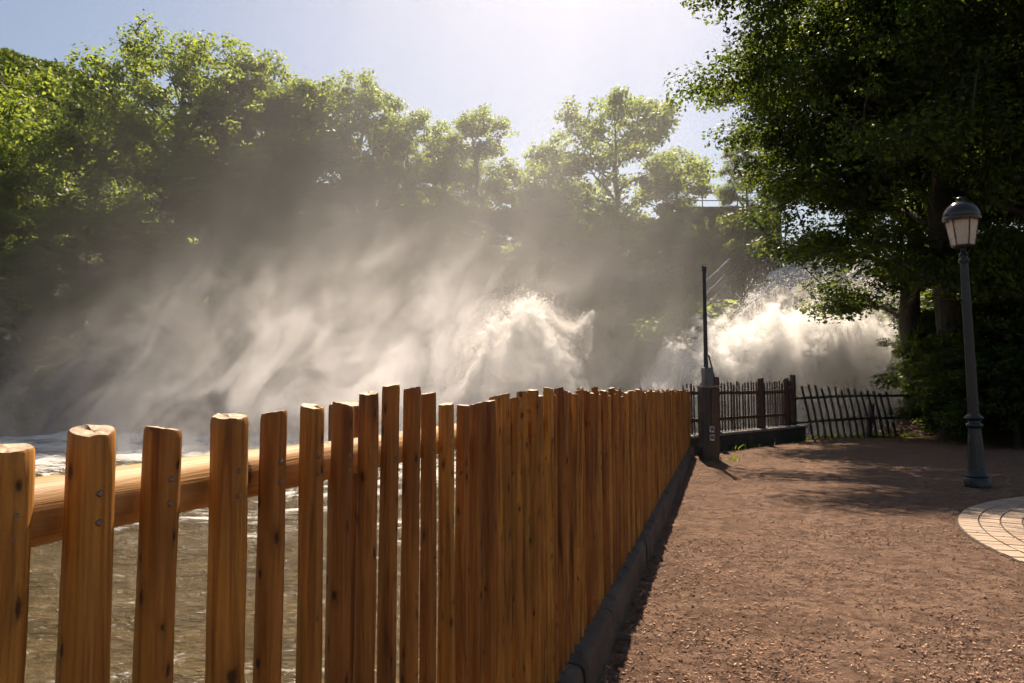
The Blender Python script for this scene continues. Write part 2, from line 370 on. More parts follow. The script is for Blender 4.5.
# river
sv = axis([(-12, 0, .5), (0, 10, .05), (10, 22, .10), (22, 44, .25)]); tv = axis([(-90, -30, .8), (-30, -12, .25), (-12, -5, .12), (-5, -.2, .05)])
S, T = np.meshgrid(sv, tv, indexing='ij')
WX = P0.x+D2.x*S+N2.x*T; WY = P0.y+D2.y*S+N2.y*T
amp = .5+1.1*np.clip((WY-8)/18, 0, 1)
ch = sins(WX, WY, 1.2, 6, 36, 21, dirc=2.4, spread=1.0)*.055+sins(WX, WY, 6, 22, 40, 22, dirc=2.2, spread=1.5)*.022
ch = ch+np.abs(sins(WX, WY, .8, 3, 20, 23, dirc=2.0, spread=1.2))*-.07
lumps = np.clip(sins(WX, WY, .8, 5, 30, 27), 0, None)*.22*np.clip((WY-19)/8, 0, 1)
WZ = -1.0+ch*amp*1.45+lumps
ns, nt = S.shape; idx = np.arange(ns*nt).reshape(ns, nt)
wf = np.stack([idx[:-1, :-1], idx[:-1, 1:], idx[1:, 1:], idx[1:, :-1]], -1).reshape(-1, 4)
tag(link('river_water', npmesh('river_water', np.stack([WX, WY, WZ], -1).reshape(-1, 3), wf[:, ::-1], True), M['water']), kind='structure')
# the pool beyond the end of the fence
v = []; xs = np.linspace(2, 27, 90); ys = np.linspace(15.75, 46, 90)
X, Y = np.meshgrid(xs, ys, indexing='ij'); Z = -1.02+sins(X, Y, .8, 5, 30, 31)*.22
keep_x = xR(Y)
Tt = (X-P0.x)*N2.x+(Y-P0.y)*N2.y
idx = np.arange(90*90).reshape(90, 90); pf = np.stack([idx[:-1, :-1], idx[1:, :-1], idx[1:, 1:], idx[:-1, 1:]], -1).reshape(-1, 4)
ok = (Tt.reshape(-1)[pf] > -.25).all(1) ; pf = pf[ok]
tag(link('pool_water', npmesh('pool_water', np.stack([X, Y, Z], -1).reshape(-1, 3), pf, True), M['froth']), kind='structure')

# ------------------------------------------------------------------ the falls
def droplets(name, pts, size, matl, label=None, parent=None):
    n = len(pts); a = rng.normal(size=(n, 3)); b = rng.normal(size=(n, 3)); c_ = rng.normal(size=(n, 3))
    sc = (size*(.4+rng.random((n, 1))**2*1.6)).astype(float)
    q = [pts+sc*w/np.linalg.norm(w, axis=1, keepdims=True) for w in (a, b, c_)]
    V = np.stack(q, 1).reshape(-1, 3); Fc = np.arange(3*n).reshape(-1, 3)
    return link(name, npmesh(name, V, Fc), matl, parent)
# cascade: a chute that widens to the pool, billowing lower down
nu, nv = 230, 200
U, V_ = np.meshgrid(np.linspace(0, 1, nu), np.linspace(0, 1, nv), indexing='ij')
TLx, TLy, TLz = 17.9, 43.5, 9.8; TRx, TRy, TRz = 26.0, 44.0, 10.6
BLx, BLy, BLz = 4.8, 28.5, -1.2; BRx, BRy, BRz = 18.6, 31.0, -1.0
prof = V_**1.0
CX = (TLx*(1-U)+TRx*U)*(1-prof)+(BLx*(1-U)+BRx*U)*prof
CY = (TLy*(1-U)+TRy*U)*(1-prof)+(BLy*(1-U)+BRy*U)*prof
CZ = (TLz*(1-U)+TRz*U)*(1-V_**1.15)+(BLz*(1-U)+BRz*U)*V_**1.15
bill = np.zeros_like(CX)
for i in range(nu):
    for j in range(nv):
        x, y, z = CX[i, j], CY[i, j], CZ[i, j]; vv = V_[i, j]; uu = U[i, j]
        streak = fr(uu*14, vv*2.2, 1.7, 4)
        pu = abs(fr(x*.28+4, y*.28, z*.34, 6, .7))*2.0+fr(x*.9, y*.9, z*.9, 6, .5)*.55+fr(x*3, y*3, z*3, 3, .5)*.08
        low = min(1, max(0, (vv-.3)/.35))
        edge = math.sin(math.pi*min(max(uu, .0), 1))**.35 if 0 < uu < 1 else 0
        bill[i, j] = (.35*streak*(1-low)+.2*pu*(1-low)+low*(.9+1.35*pu)*math.sin(math.pi*min(1, .25+.75*(1-vv)**.8)+.0)**.4)*edge
for i in range(nu//5):
    for j in range(nv): CX[i, j] += (1-i/(nu//5))*(fr(3, CY[i, j]*.5, CZ[i, j]*.5, 3, .8)*.9)
CY2 = CY-bill*.75; CZ2 = CZ+bill*.95
idx = np.arange(nu*nv).reshape(nu, nv)
cf = np.stack([idx[:-1, :-1], idx[:-1, 1:], idx[1:, 1:], idx[1:, :-1]], -1).reshape(-1, 4)
fall = link('waterfall', npmesh('waterfall', np.stack([CX, CY2, CZ2], -1).reshape(-1, 3), cf, True), M['froth'])
tag(fall, 'wide white cascade tumbling down the rocks behind the fence corner', 'waterfall')
# water flung off it
k = 90000; ui = rng.integers(2, nu-2, k); vi = (nv*np.clip(.3+.7*rng.random(k)**.8, 0, .999)).astype(int)
base = np.stack([CX, CY2, CZ2], -1)[ui, vi]
off = np.abs(rng.normal(size=(k, 1)))**1.3*np.array([[-.08, -.45, .5]])+rng.normal(size=(k, 3))*.16
droplets('spray', base+off, .018, M['spray'], parent=fall)

# rooster tail: a leaping mound of white water in the river
def mound(name, c, rad, lean, seed, matl, res=5, amp=.5):
    import bmesh
    bm = bmesh.new(); bmesh.ops.create_icosphere(bm, subdivisions=res+1, radius=1)
    for q in bm.verts:
        p = q.co.copy()
        n = abs(fr(p.x*1.5+seed, p.y*1.5, p.z*1.5, 6, .6))*1.6+fr(p.x*4+seed, p.y*4, p.z*4, 5, .5)*.4+abs(fr(p.x*9+seed, p.y*9, p.z*9, 3, .5))*.2
        k_ = .75+amp*n
        w = Vector((p.x*rad[0]*k_, p.y*rad[1]*k_, p.z*rad[2]*k_))
        w.x += lean*(w.z/rad[2])**2 if w.z > 0 else 0
        q.co = w+Vector(c)
    me = bpy.data.meshes.new(name); bm.to_mesh(me); bm.free()
    me.polygons.foreach_set('use_smooth', [True]*len(me.polygons)); me.update()
    return link(name, me, matl)
jet = empty('water_plume', (0.7, 30.0, -1)); jet.scale = (1, 1, 1)
tag(jet, 'leaping plume of white water rising out of the river, sunlit along its crest', 'water plume')

# ------------------------------------------------------------------ spray mist drifting over the river
def mist_volume():
    t = NT('drifting_spray_mist'); P = t.tc()
    sx = t.N('ShaderNodeSeparateXYZ'); t.L(P, sx.inputs[0]); x, y, z = sx.outputs
    def gauss(cx, cyy, cz, rx, ry, rz, shear=0.0):
        xx = t.math('SUBTRACT', x, cx) if not shear else t.math('SUBTRACT', t.math('SUBTRACT', x, cx), t.math('MULTIPLY', t.math('SUBTRACT', z, cz), shear))
        a = t.math('POWER', t.math('ABSOLUTE', t.math('DIVIDE', xx, rx)), 2.0)
        b = t.math('POWER', t.math('ABSOLUTE', t.math('DIVIDE', t.math('SUBTRACT', y, cyy), ry)), 2.0)
        c = t.math('POWER', t.math('ABSOLUTE', t.math('DIVIDE', t.math('SUBTRACT', z, cz), rz)), 2.0)
        return t.math('EXPONENT', t.math('MULTIPLY', t.math('ADD', t.math('ADD', a, b), c), -1.0))
    # low drifts blown off the plume, and a thin veil of falling drops above
    cm = t.N('ShaderNodeCombineXYZ'); t.L(t.math('SUBTRACT', x, t.math('MULTIPLY', z, .40)), cm.inputs[0]); t.L(y, cm.inputs[1]); t.L(t.math('MULTIPLY', z, .75), cm.inputs[2])
    n = t.noise(cm.outputs[0], .34, 4, .68, 1.6)
    st = t.ramp(n, [(.40, .02), (.5, .45), (.64, 2.6)])
    cm2 = t.N('ShaderNodeCombineXYZ'); t.L(t.math('SUBTRACT', x, t.math('MULTIPLY', z, .18)), cm2.inputs[0]); t.L(y, cm2.inputs[1]); t.L(t.math('MULTIPLY', z, .14), cm2.inputs[2])
    st2 = t.ramp(t.noise(cm2.outputs[0], .42, 3, .62, .3), [(.36, .5), (.5, .9), (.66, 1.5)])
    g = t.math('ADD', t.math('MULTIPLY', gauss(-3.6, 29.3, 0, 4.8, 2.6, 4.2), .34), t.math('MULTIPLY', gauss(-10.5, 28, .5, 7.5, 3, 4.8, .8), .16))
    g = t.math('ADD', g, t.math('MULTIPLY', gauss(10, 28, 0, 6, 3, 4), .04))
    veil = t.math('ADD', t.math('MULTIPLY', gauss(-.5, 27, 9, 9.5, 4, 14), .020), t.math('MULTIPLY', gauss(-8, 27, 0, 12, 3.5, 9), .012))
    g = t.math('ADD', t.math('MULTIPLY', g, st), t.math('MULTIPLY', veil, st2))
    d = g
    pv = t.N('ShaderNodeVolumePrincipled'); pv.inputs['Color'].default_value = (.975, .965, .97, 1); pv.inputs['Anisotropy'].default_value = .28
    t.L(d, pv.inputs['Density']); t.L(pv.outputs[0], t.out.inputs['Volume'])
    t.m.cycles.volume_step_rate = .6
    return t.m
mb = MB(); mb.box((-5, 26.5, 11.5), (46, 15, 25)); 
mist = tag(mb.build('mist', mist_volume()), 'drifting spray mist over the river', 'mist', kind='stuff')
def plume_volume():
    t = NT('plume_spray'); P = t.tc(); sx = t.N('ShaderNodeSeparateXYZ'); t.L(P, sx.inputs[0]); x, y, z = sx.outputs
    n = t.noise(P, .6, 4, .6, .6); nh = t.noise(P, 2.2, 6, .74, .4)
    cr = t.N('ShaderNodeFloatCurve'); cu = cr.mapping.curves[0]
    pts = [(0, .08), (.17, .30), (.36, .58), (.43, .78), (.52, .86), (.65, .95), (.73, .82), (.80, .66), (.87, .60), (.93, .35), (1, .0)]
    while len(cu.points) < len(pts): cu.points.new(.5, .5)
    for q, (a, b) in zip(cu.points, pts): q.location = (a, b)
    cr.mapping.update()
    t.L(t.math('DIVIDE', t.math('ADD', x, 5.9), 9.4, clamp=True), cr.inputs['Value'])
    top = t.math('SUBTRACT', t.math('MULTIPLY', cr.outputs[0], 7.3), .9)
    under = t.math('SUBTRACT', t.math('ADD', top, t.math('ADD', t.math('MULTIPLY', t.math('SUBTRACT', n, .5), 5.0), t.math('MULTIPLY', t.math('SUBTRACT', nh, .5), 5.0))), z)
    yy = t.math('POWER', t.math('DIVIDE', t.math('ABSOLUTE', y), 1.25), 2.0)
    dep = t.math('SUBTRACT', under, yy)
    shell = t.math('MULTIPLY', t.math('MULTIPLY', dep, 2.0, clamp=True), t.math('SUBTRACT', 1.0, t.math('MULTIPLY', t.math('SUBTRACT', dep, .9), .9, clamp=True), clamp=True))
    core = t.math('MULTIPLY', dep, 1.0, clamp=True)
    keep = t.math('MULTIPLY_ADD', t.math('MAXIMUM', t.math('MULTIPLY', t.math('SUBTRACT', z, 2.2), .33, clamp=True), t.math('MULTIPLY', t.math('SUBTRACT', -.8, x), .8, clamp=True)), .97, .03)
    shell = t.math('MULTIPLY', shell, keep)
    d = t.math('ADD', t.math('MULTIPLY', shell, t.ramp(nh, [(.38, .2), (.6, 4.5)])), t.math('MULTIPLY', core, t.ramp(n, [(.38, .02), (.65, .11)])))
    pv = t.N('ShaderNodeVolumePrincipled'); pv.inputs['Color'].default_value = (.985, .98, .97, 1); pv.inputs['Anisotropy'].default_value = .4
    t.L(d, pv.inputs['Density']); t.L(pv.outputs[0], t.out.inputs['Volume'])
    t.m.cycles.volume_step_rate = .13
    return t.m
mb = MB(); mb.box((-1.2, 0, 3.9), (9.8, 4.6, 7.8)); mb.build('spray_cloud', plume_volume(), jet, loc=(0, 0, .0))
def billow_volume():
    t = NT('billowing_spray'); P = t.tc(); sx = t.N('ShaderNodeSeparateXYZ'); t.L(P, sx.inputs[0]); x, y, z = sx.outputs
    cr = t.N('ShaderNodeFloatCurve'); cu = cr.mapping.curves[0]
    pts = [(0, .30), (.06, .5), (.186, .74), (.34, .9), (.51, .95), (.67, 1.0), (.77, .9), (.85, .5), (1, .0)]
    while len(cu.points) < len(pts): cu.points.new(.5, .5)
    for q, (a, b) in zip(cu.points, pts): q.location = (a, b)
    cr.mapping.update()
    t.L(t.math('DIVIDE', t.math('SUBTRACT', x, 5.0), 14.0, clamp=True), cr.inputs['Value'])
    n = t.noise(P, .5, 3, .6, .5); n2 = t.noise(P, 2.1, 6, .74, .4)
    top = t.math('SUBTRACT', t.math('MULTIPLY', cr.outputs[0], 6.2), 1.2)
    dep = t.math('SUBTRACT', t.math('ADD', top, t.math('ADD', t.math('MULTIPLY', t.math('SUBTRACT', n, .5), 5.0), t.math('MULTIPLY', t.math('SUBTRACT', n2, .5), 4.6))), z)
    yy = t.math('POWER', t.math('ABSOLUTE', t.math('DIVIDE', t.math('SUBTRACT', y, 30.2), 2.3)), 2.0)
    dep = t.math('SUBTRACT', dep, yy)
    deep = t.math('SUBTRACT', 1.0, t.math('MULTIPLY', t.math('SUBTRACT', dep, 1.0), .6, clamp=True), clamp=True)
    d = t.math('MULTIPLY', t.math('MULTIPLY', dep, 1.6, clamp=True), t.math('ADD', t.math('MULTIPLY', t.ramp(n2, [(.38, .1), (.62, 3.0)]), deep), t.ramp(n2, [(.4, .04), (.6, .35)])))
    pv = t.N('ShaderNodeVolumePrincipled'); pv.inputs['Color'].default_value = (.985, .98, .97, 1); pv.inputs['Anisotropy'].default_value = .4
    t.L(d, pv.inputs['Density']); t.L(pv.outputs[0], t.out.inputs['Volume'])
    t.m.cycles.volume_step_rate = .16
    return t.m
tq = rng.random(70000)**1.0*.86; topz = np.interp(tq, [0, .06, .186, .34, .51, .67, .77, .85], [.30, .5, .74, .9, .95, 1.0, .9, .5])*6.2-1.2
clx = 5+14*tq; cly = 28.2+rng.random(70000)*2.6
lump = sins(clx, cly, 1.2, 6, 30, 61)*.75+sins(clx, cly, 5, 20, 30, 62)*.4
clz = topz+lump-np.abs(rng.normal(size=70000))*1.5+.5
droplets('spray', np.stack([clx, cly, np.maximum(clz, -.9)], 1), .013, M['spray'], parent=fall)
mb = MB(); mb.box((12, 30.2, 3), (15, 5.2, 8)); mb.build('spray_cloud', billow_volume(), fall)
# the rearing crest: a rope of torn white water
path = [(-7.2, -1.6, .1), (-5.2, -1.1, 1.4), (-3.6, -.7, 2.6), (-2.5, -.3, 4.1), (-1.9, 0, 5.2), (-1.0, .1, 5.9), (.1, .2, 6.3), (.75, .3, 6.05), (1.4, .5, 5.3), (2.0, .7, 5.0), (2.6, .8, 5.35), (3.0, .9, 5.9)]
rads = [.9, .85, .8, .85, .8, .75, .7, .65, .45, .42, .3, .06]
pa = np.array(path); tt = np.linspace(0, len(path)-1, 260); px_ = np.stack([np.interp(tt, range(len(path)), pa[:, k]) for k in range(3)], 1)
kk = np.ones(15)/15; px_ = np.stack([np.convolve(np.pad(px_[:, k], 7, 'edge'), kk, 'valid') for k in range(3)], 1); rr_ = np.interp(tt, range(len(path)), rads)
k = 80000; ii = np.clip((258*rng.random(2500)).astype(int)[rng.integers(0, 2500, k)]+rng.integers(-1, 2, k), 0, 258); dd = rng.normal(size=(2500, 3))[rng.integers(0, 2500, k)]+rng.normal(size=(k, 3))*.16; dd /= np.linalg.norm(dd, axis=1, keepdims=True)
pts_ = px_[ii]+dd*(rr_[ii]*(.1+np.abs(rng.normal(size=k))*.85))[:, None]+np.array([[0, 0, .1]])
fall_ = rng.random(k) < .35; pts_[fall_, 2] *= rng.random(fall_.sum())**.5
droplets('spray', pts_, .016, M['spray'], parent=jet)

# ------------------------------------------------------------------ trees
def grow(seed, H, Rc, base_f, nlimb, spread_pow=.6, lean=(0, 0)):
    """skeleton: trunk, limbs and branches; returns tube list and the tips that carry leaves"""
    r = random.Random(seed); tubes = []; tips = []
    tr = .018*H+.05
    pts = []; rad = []
    n = 9; px = py = 0.0
    for i in range(n+1):
        f = i/n; px += r.uniform(-.03, .03)*H*.5; py += r.uniform(-.03, .03)*H*.5
        pts.append(Vector((px+lean[0]*f, py+lean[1]*f, f*H*.86))); rad.append(tr*(1.35 if i == 0 else 1)*(1-f)**.75+.02)
    tubes.append((pts, rad, 8))
    def at(f):
        k = min(n-1, int(f*n)); q = f*n-k; return pts[k].lerp(pts[k+1], q), rad[k]*(1-q)+rad[k+1]*q
    for i in range(nlimb):
        f = base_f+(1-base_f)*((i+.3*r.random())/nlimb)**.9; f = min(f, .99)
        p, rr = at(f); a = i*2.39996+r.uniform(-.4, .4)
        rel = (f-base_f)/(1-base_f)
        env = Rc*(math.sin(math.pi*(.22+.74*rel))**spread_pow)*r.uniform(.7, 1.12)
        up = r.uniform(.15, .55)+rel*.9
        e = p+Vector((math.cos(a)*env, math.sin(a)*env, env*up*.55))
        mid = p.lerp(e, .5)+Vector((r.uniform(-.3, .3), r.uniform(-.3, .3), env*.10))
        q = [p, p.lerp(mid, .5)+Vector((0, 0, .1*env*.3)), mid, mid.lerp(e, .5)+Vector((0, 0, .04*env)), e]
        rl = max(.03, rr*.5)
        tubes.append((q, [rl, rl*.8, rl*.6, rl*.42, .015], 5))
        nb = 5+int(env*1.4)
        for b in range(nb):
            g = r.uniform(.28, 1.0); k = min(3, int(g*4)); s0 = q[k].lerp(q[k+1], g*4-k)
            a2 = a+r.uniform(-1.5, 1.5); L = (env*.20+.5)*r.uniform(.6, 1.35)
            e2 = s0+Vector((math.cos(a2)*L, math.sin(a2)*L, L*r.uniform(-.35, .65)))
            tubes.append(([s0, s0.lerp(e2, .5)+Vector((0, 0, .1*L)), e2], [rl*.32+.008, rl*.2+.006, .008], 4))
            tips.append((e2, L*.55)); tips.append((s0.lerp(e2, .55), L*.45))
        tips.append((e, .75))
    tips.append((pts[-1]+Vector((0, 0, H*.04)), .8)); tips.append((pts[-1], .9))
    nodes = [q for p_, r_, n_ in tubes[1:] for q in p_[1:]]
    zc = H*(base_f+(1-base_f)*.42); rz_ = H-zc; ne = int(26+Rc*Rc*2.6)
    for i in range(ne):
        w = (i+.5)/ne; zz = 1-1.45*w; a = i*2.39996; h_ = math.sqrt(max(0, 1-zz*zz))
        q = Vector((math.cos(a)*h_, math.sin(a)*h_, zz)); lob = .86+.32*mn.noise(q*1.9+Vector((seed, 0, 0)))+.14*mn.noise(q*5+Vector((0, seed, 0)))
        p = Vector((q.x*Rc*lob, q.y*Rc*lob, zc+q.z*rz_*(.98 if zz > 0 else .8)*min(1.02, lob+.08)))+Vector((lean[0]*.6, lean[1]*.6, 0))
        nb_ = min(nodes, key=lambda m_: (m_-p).length+.6*max(0, m_.z-p.z))
        tubes.append(([nb_, nb_.lerp(p, .5)+Vector((0, 0, .08*(p-nb_).length)), p], [.03, .022, .008], 4))
        tips.append((p, r.uniform(.45, .95)*(.65+.05*Rc))); tips.append((nb_.lerp(p, .6), .5))
    return tubes, tips
def leaf_mesh(name, tips, n, size, seed, flat=.6):
    g = np.random.default_rng(seed)
    C = np.array([list(p) for p, _ in tips]); Rr = np.array([max(.35, q) for _, q in tips])
    w = Rr**2; w = w*(g.random(len(w))*1.2+.3); w /= w.sum()
    k = g.choice(len(tips), n, p=w)
    d = g.normal(size=(n, 3)); d /= np.linalg.norm(d, axis=1, keepdims=True)
    rad = g.random((n, 1))**.45
    pos = C[k]+d*rad*Rr[k][:, None]*np.array([[1.05, 1.05, flat]])
    nrm = d*.5+g.normal(size=(n, 3))*.55+np.array([[0, 0, .75]]); nrm /= np.linalg.norm(nrm, axis=1, keepdims=True)
    a = np.cross(nrm, g.normal(size=(n, 3))); a /= np.linalg.norm(a, axis=1, keepdims=True); b = np.cross(nrm, a)
    s = size*(.6+.8*g.random((n, 1)))
    v = np.stack([pos-a*s, pos-b*s*.55-nrm*s*.12, pos+a*s, pos+b*s*.55-nrm*s*.12], 1).reshape(-1, 3)
    return npmesh(name, v, np.arange(4*n).reshape(-1, 4))
def trunk_mesh(name, tubes):
    mb = MB()
    for p, r_, n in tubes: mb.tube(p, r_, n, cap=False)
    return pymesh(name, mb.v, mb.f, True)
PROTO = {}
def proto(key, seed, H, Rc, base_f, nlimb, nleaf, size, dark=False, sp=.6):
    tb, tips = grow(seed, H, Rc, base_f, nlimb, sp)
    tm = trunk_mesh('trunk', tb); tm.materials.append(M['bark'])
    lm = leaf_mesh('crown', tips, nleaf, size, seed+50); lm.materials.append(M['leaf_dark' if dark else 'leaf'])
    PROTO[key] = (tm, lm, H)
proto('round', 11, 19, 6.4, .12, 24, 52000, .115)
proto('oval', 12, 16, 4.2, .06, 24, 46000, .11)
proto('slim', 13, 15, 2.8, .08, 20, 20000, .11)
proto('airy', 14, 15, 4.3, .14, 20, 36000, .11)
proto('bush', 15, 6, 2.9, .08, 13, 20000, .12, sp=.5)
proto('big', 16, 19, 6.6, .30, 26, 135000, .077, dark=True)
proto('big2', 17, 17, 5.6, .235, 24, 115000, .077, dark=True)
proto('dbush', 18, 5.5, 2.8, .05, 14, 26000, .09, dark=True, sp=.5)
def gpx(px, D): return (px-512)/F*D
def plant(key, px, D, top, label, cat, group, rz=0, wide=1.0, name='broadleaf_tree', z=None):
    """a tree of kind key that stands D metres off in the direction of px; top is its height above the eye, in metres"""
    x = gpx(px, D); z0 = hz(x, D) if z is None else z
    if key == 'bush' and (EYE+top-z0) > 8: key = 'oval' if (int(px) % 2) else 'airy'; wide *= .8
    if key == 'dbush' and (EYE+top-z0) > 8: key = 'big2'
    tm, lm, H = PROTO[key]
    z0 -= .15
    h = EYE+top-z0; s = h/(H*1.0)
    e = empty(name, (x, D, z0), rz); e.scale = (s*wide, s*wide, s)
    tag(e, label, cat, group)
    link('trunk', tm, None, e); link('crown', lm, None, e)
    return e
def tp(y, D): return (388-y)/F*D
FB = 'trees on the far bank'
plant('oval', -20, 41, tp(125, 41), 'green tree at the far left edge on the opposite bank, in front of the hill', 'tree', FB, .4, 1.15)
plant('round', 70, 46, tp(60, 46), 'broad tree on the far bank just left of the tallest crown', 'tree', FB, 2.1, .9)
plant('round', 175, 43, tp(14, 43), 'tallest tree on the far bank, its wide rounded crown highest of all against the sky', 'tree', FB, .9, 1.0)
plant('oval', 268, 47, tp(62, 47), 'misty tree leaning on the right shoulder of the tallest far bank tree', 'tree', FB, 1.9, 1.05)
plant('oval', 345, 48, tp(60, 48), 'hazy flat topped tree on the far bank, second highest on the left skyline', 'tree', FB, 4.0, 1.05)
plant('airy', 408, 48, tp(98, 48), 'thin crowned hazy tree between the flat topped tree and the slim pointed tree', 'tree', FB, 2.2, .9)
plant('slim', 478, 46, tp(88, 46), 'slim pointed tree on the far bank standing up alone against the pale sky', 'tree', FB, .3, 1.0)
plant('oval', 522, 46, tp(178, 46), 'low round tree on the far bank in the dip of the skyline', 'tree', FB, 5.0, 1.2)
plant('airy', 612, 46, tp(76, 46), 'tall open crowned tree on the steep slope above the water plume', 'tree', FB, 3.0, .95)
plant('slim', 676, 50, tp(132, 50), 'small tree beside the railing at the top of the dark slope', 'tree', FB, 1.0, 1.0)
plant('airy', 555, 50, tp(140, 50), 'sparse tree half hidden on the left of the open crowned slope tree', 'tree', FB, .6, .7)
plant('round', 308, 49, tp(78, 49), 'pale green tree filling the skyline left of the flat topped tree', 'tree', FB, 3.3, .8)
plant('oval', 232, 46, tp(40, 46), 'tree merging with the right flank of the tallest far bank crown', 'tree', FB, 2.7, 1.1)
plant('round', 445, 50, tp(118, 50), 'hazy tree just left of the slim pointed tree', 'tree', FB, 5.3, .75)
plant('oval', 560, 50, tp(165, 50), 'small hazy tree low between the slim pointed tree and the open crowned one', 'tree', FB, .2, 1.2)
plant('oval', 752, 47.5, tp(118, 47.5), 'hazy tree on the skyline squeezed between the railing and the right bank boughs', 'tree', FB, 1.2, .75)
UG = 'lower trees along the far waterline'
ULAB = ['low dark tree cut by the left picture edge at the far waterline', 'low dark tree below the distant hill at the far waterline', 'low tree under the left edge of the tallest crown at the far waterline', 'dark waterline tree directly below the left half of the tallest crown', 'dark waterline tree directly below the right half of the tallest crown', 'waterline tree in drifting mist right of the tallest crown', 'misty waterline tree below the pale green skyline tree', 'misty waterline tree under the flat topped skyline tree', 'pale veiled waterline tree below the thin crowned skyline tree', 'pale veiled tree at the waterline just left behind the water plume', 'pale veiled tree at the waterline straight behind the water plume crest']
for i, (px, D, y, w) in enumerate([(-55, 33.5, 215, 1.3), (15, 34.5, 235, 1.3), (80, 35.5, 200, 1.2), (135, 34.8, 240, 1.4), (200, 36, 205, 1.3), (262, 35.5, 240, 1.4), (318, 37, 190, 1.2),
                                  (372, 36.5, 225, 1.4), (430, 37.5, 185, 1.2), (488, 37, 230, 1.4), (540, 38.5, 215, 1.3)]):
    D += 4.5
    plant('oval' if i % 3 == 1 else 'bush', px, D, tp(y, D), ULAB[i], 'tree', UG, i*1.7, w*(.8 if i % 3 == 1 else .9))
SG = 'shrubs on the steep dark slope'
for i, (px, D, y, w) in enumerate([(575, 41, 235, 1.3), (600, 42.5, 200, 1.1), (632, 43, 250, 1.4), (665, 46, 215, 1.2), (690, 46, 245, 1.3), (650, 41.5, 300, 1.5), (605, 39, 290, 1.5), (715, 46.5, 240, .9), (702, 45.2, 204, .8), (748, 45.6, 212, .8)]):
    plant('bush', px, D, tp(y, D), (['leftmost bush on the dark slope, behind the plume tip', 'bush on the dark slope under the trunk of the open crowned tree', 'bush halfway up the middle of the dark slope', 'bush high on the dark slope below the small tree by the railing', 'bush just below the masonry wall near the railing', 'bush low in the middle of the dark slope', 'lowest bush on the left of the dark slope', 'bush of the dark slope just left below the right bank boughs', 'ivy covered bush rising before the left end of the masonry wall', 'bush before the right end of the masonry wall'])[i], 'shrub', SG, i*2.3, w, 'shrub')
RG = 'trees on the right bank'
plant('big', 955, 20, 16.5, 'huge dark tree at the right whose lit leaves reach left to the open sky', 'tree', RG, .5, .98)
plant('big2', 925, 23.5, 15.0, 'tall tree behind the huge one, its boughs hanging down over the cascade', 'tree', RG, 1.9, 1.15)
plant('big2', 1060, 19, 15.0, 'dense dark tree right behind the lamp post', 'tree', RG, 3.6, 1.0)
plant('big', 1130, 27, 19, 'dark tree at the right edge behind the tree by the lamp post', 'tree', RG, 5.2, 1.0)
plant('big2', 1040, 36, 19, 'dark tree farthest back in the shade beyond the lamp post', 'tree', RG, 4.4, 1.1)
DG = 'undergrowth shrubs on the right bank'
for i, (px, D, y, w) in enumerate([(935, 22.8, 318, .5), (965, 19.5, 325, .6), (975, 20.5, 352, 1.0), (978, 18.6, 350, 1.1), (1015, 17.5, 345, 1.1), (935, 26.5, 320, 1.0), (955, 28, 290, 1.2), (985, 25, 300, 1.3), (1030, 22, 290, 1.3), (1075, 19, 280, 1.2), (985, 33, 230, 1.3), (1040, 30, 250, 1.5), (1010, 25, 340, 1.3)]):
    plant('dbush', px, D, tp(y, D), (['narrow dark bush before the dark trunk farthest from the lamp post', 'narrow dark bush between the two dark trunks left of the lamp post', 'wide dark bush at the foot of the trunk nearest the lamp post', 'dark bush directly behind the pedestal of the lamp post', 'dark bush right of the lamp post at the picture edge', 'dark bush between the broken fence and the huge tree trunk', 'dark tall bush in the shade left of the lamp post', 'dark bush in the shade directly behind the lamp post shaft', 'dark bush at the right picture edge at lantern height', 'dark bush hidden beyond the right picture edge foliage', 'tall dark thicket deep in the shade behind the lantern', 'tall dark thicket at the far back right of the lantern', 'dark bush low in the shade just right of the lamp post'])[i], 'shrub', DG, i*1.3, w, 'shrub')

# ------------------------------------------------------------------ terrace of masonry and railing above the slope
wall = empty('stone_wall', (13.6, 48.5, 8)); tag(wall, 'dark masonry wall on the skyline between the far trees and the right bank tree', 'wall')
mb = MB(); mb.box((1.4, 0, 3.1), (8.4, 1.2, 6.2)); mb.build('masonry', M['courses'], wall, bevel=.06)
mb = MB(); mb.box((1.4, -.05, 6.28), (8.7, 1.45, .16)); mb.build('coping', M['beam'], wall, bevel=.03)
rl = empty('guard_railing', (13.6, 48.0, 14.36)); tag(rl, 'thin metal railing on top of the dark masonry wall against the sky', 'railing')
for k in range(4):
    mb = MB(); mb.tube([(-2.5+k*2.5, 0, 0), (-2.5+k*2.5, 0, 1.05)], .04, 6); mb.build('post', M['steel'], rl)
for z in (.5, 1.05):
    mb = MB(); mb.tube([(-2.6, 0, z), (5.1, 0, z)], .035, 6); mb.build('rail', M['steel'], rl)

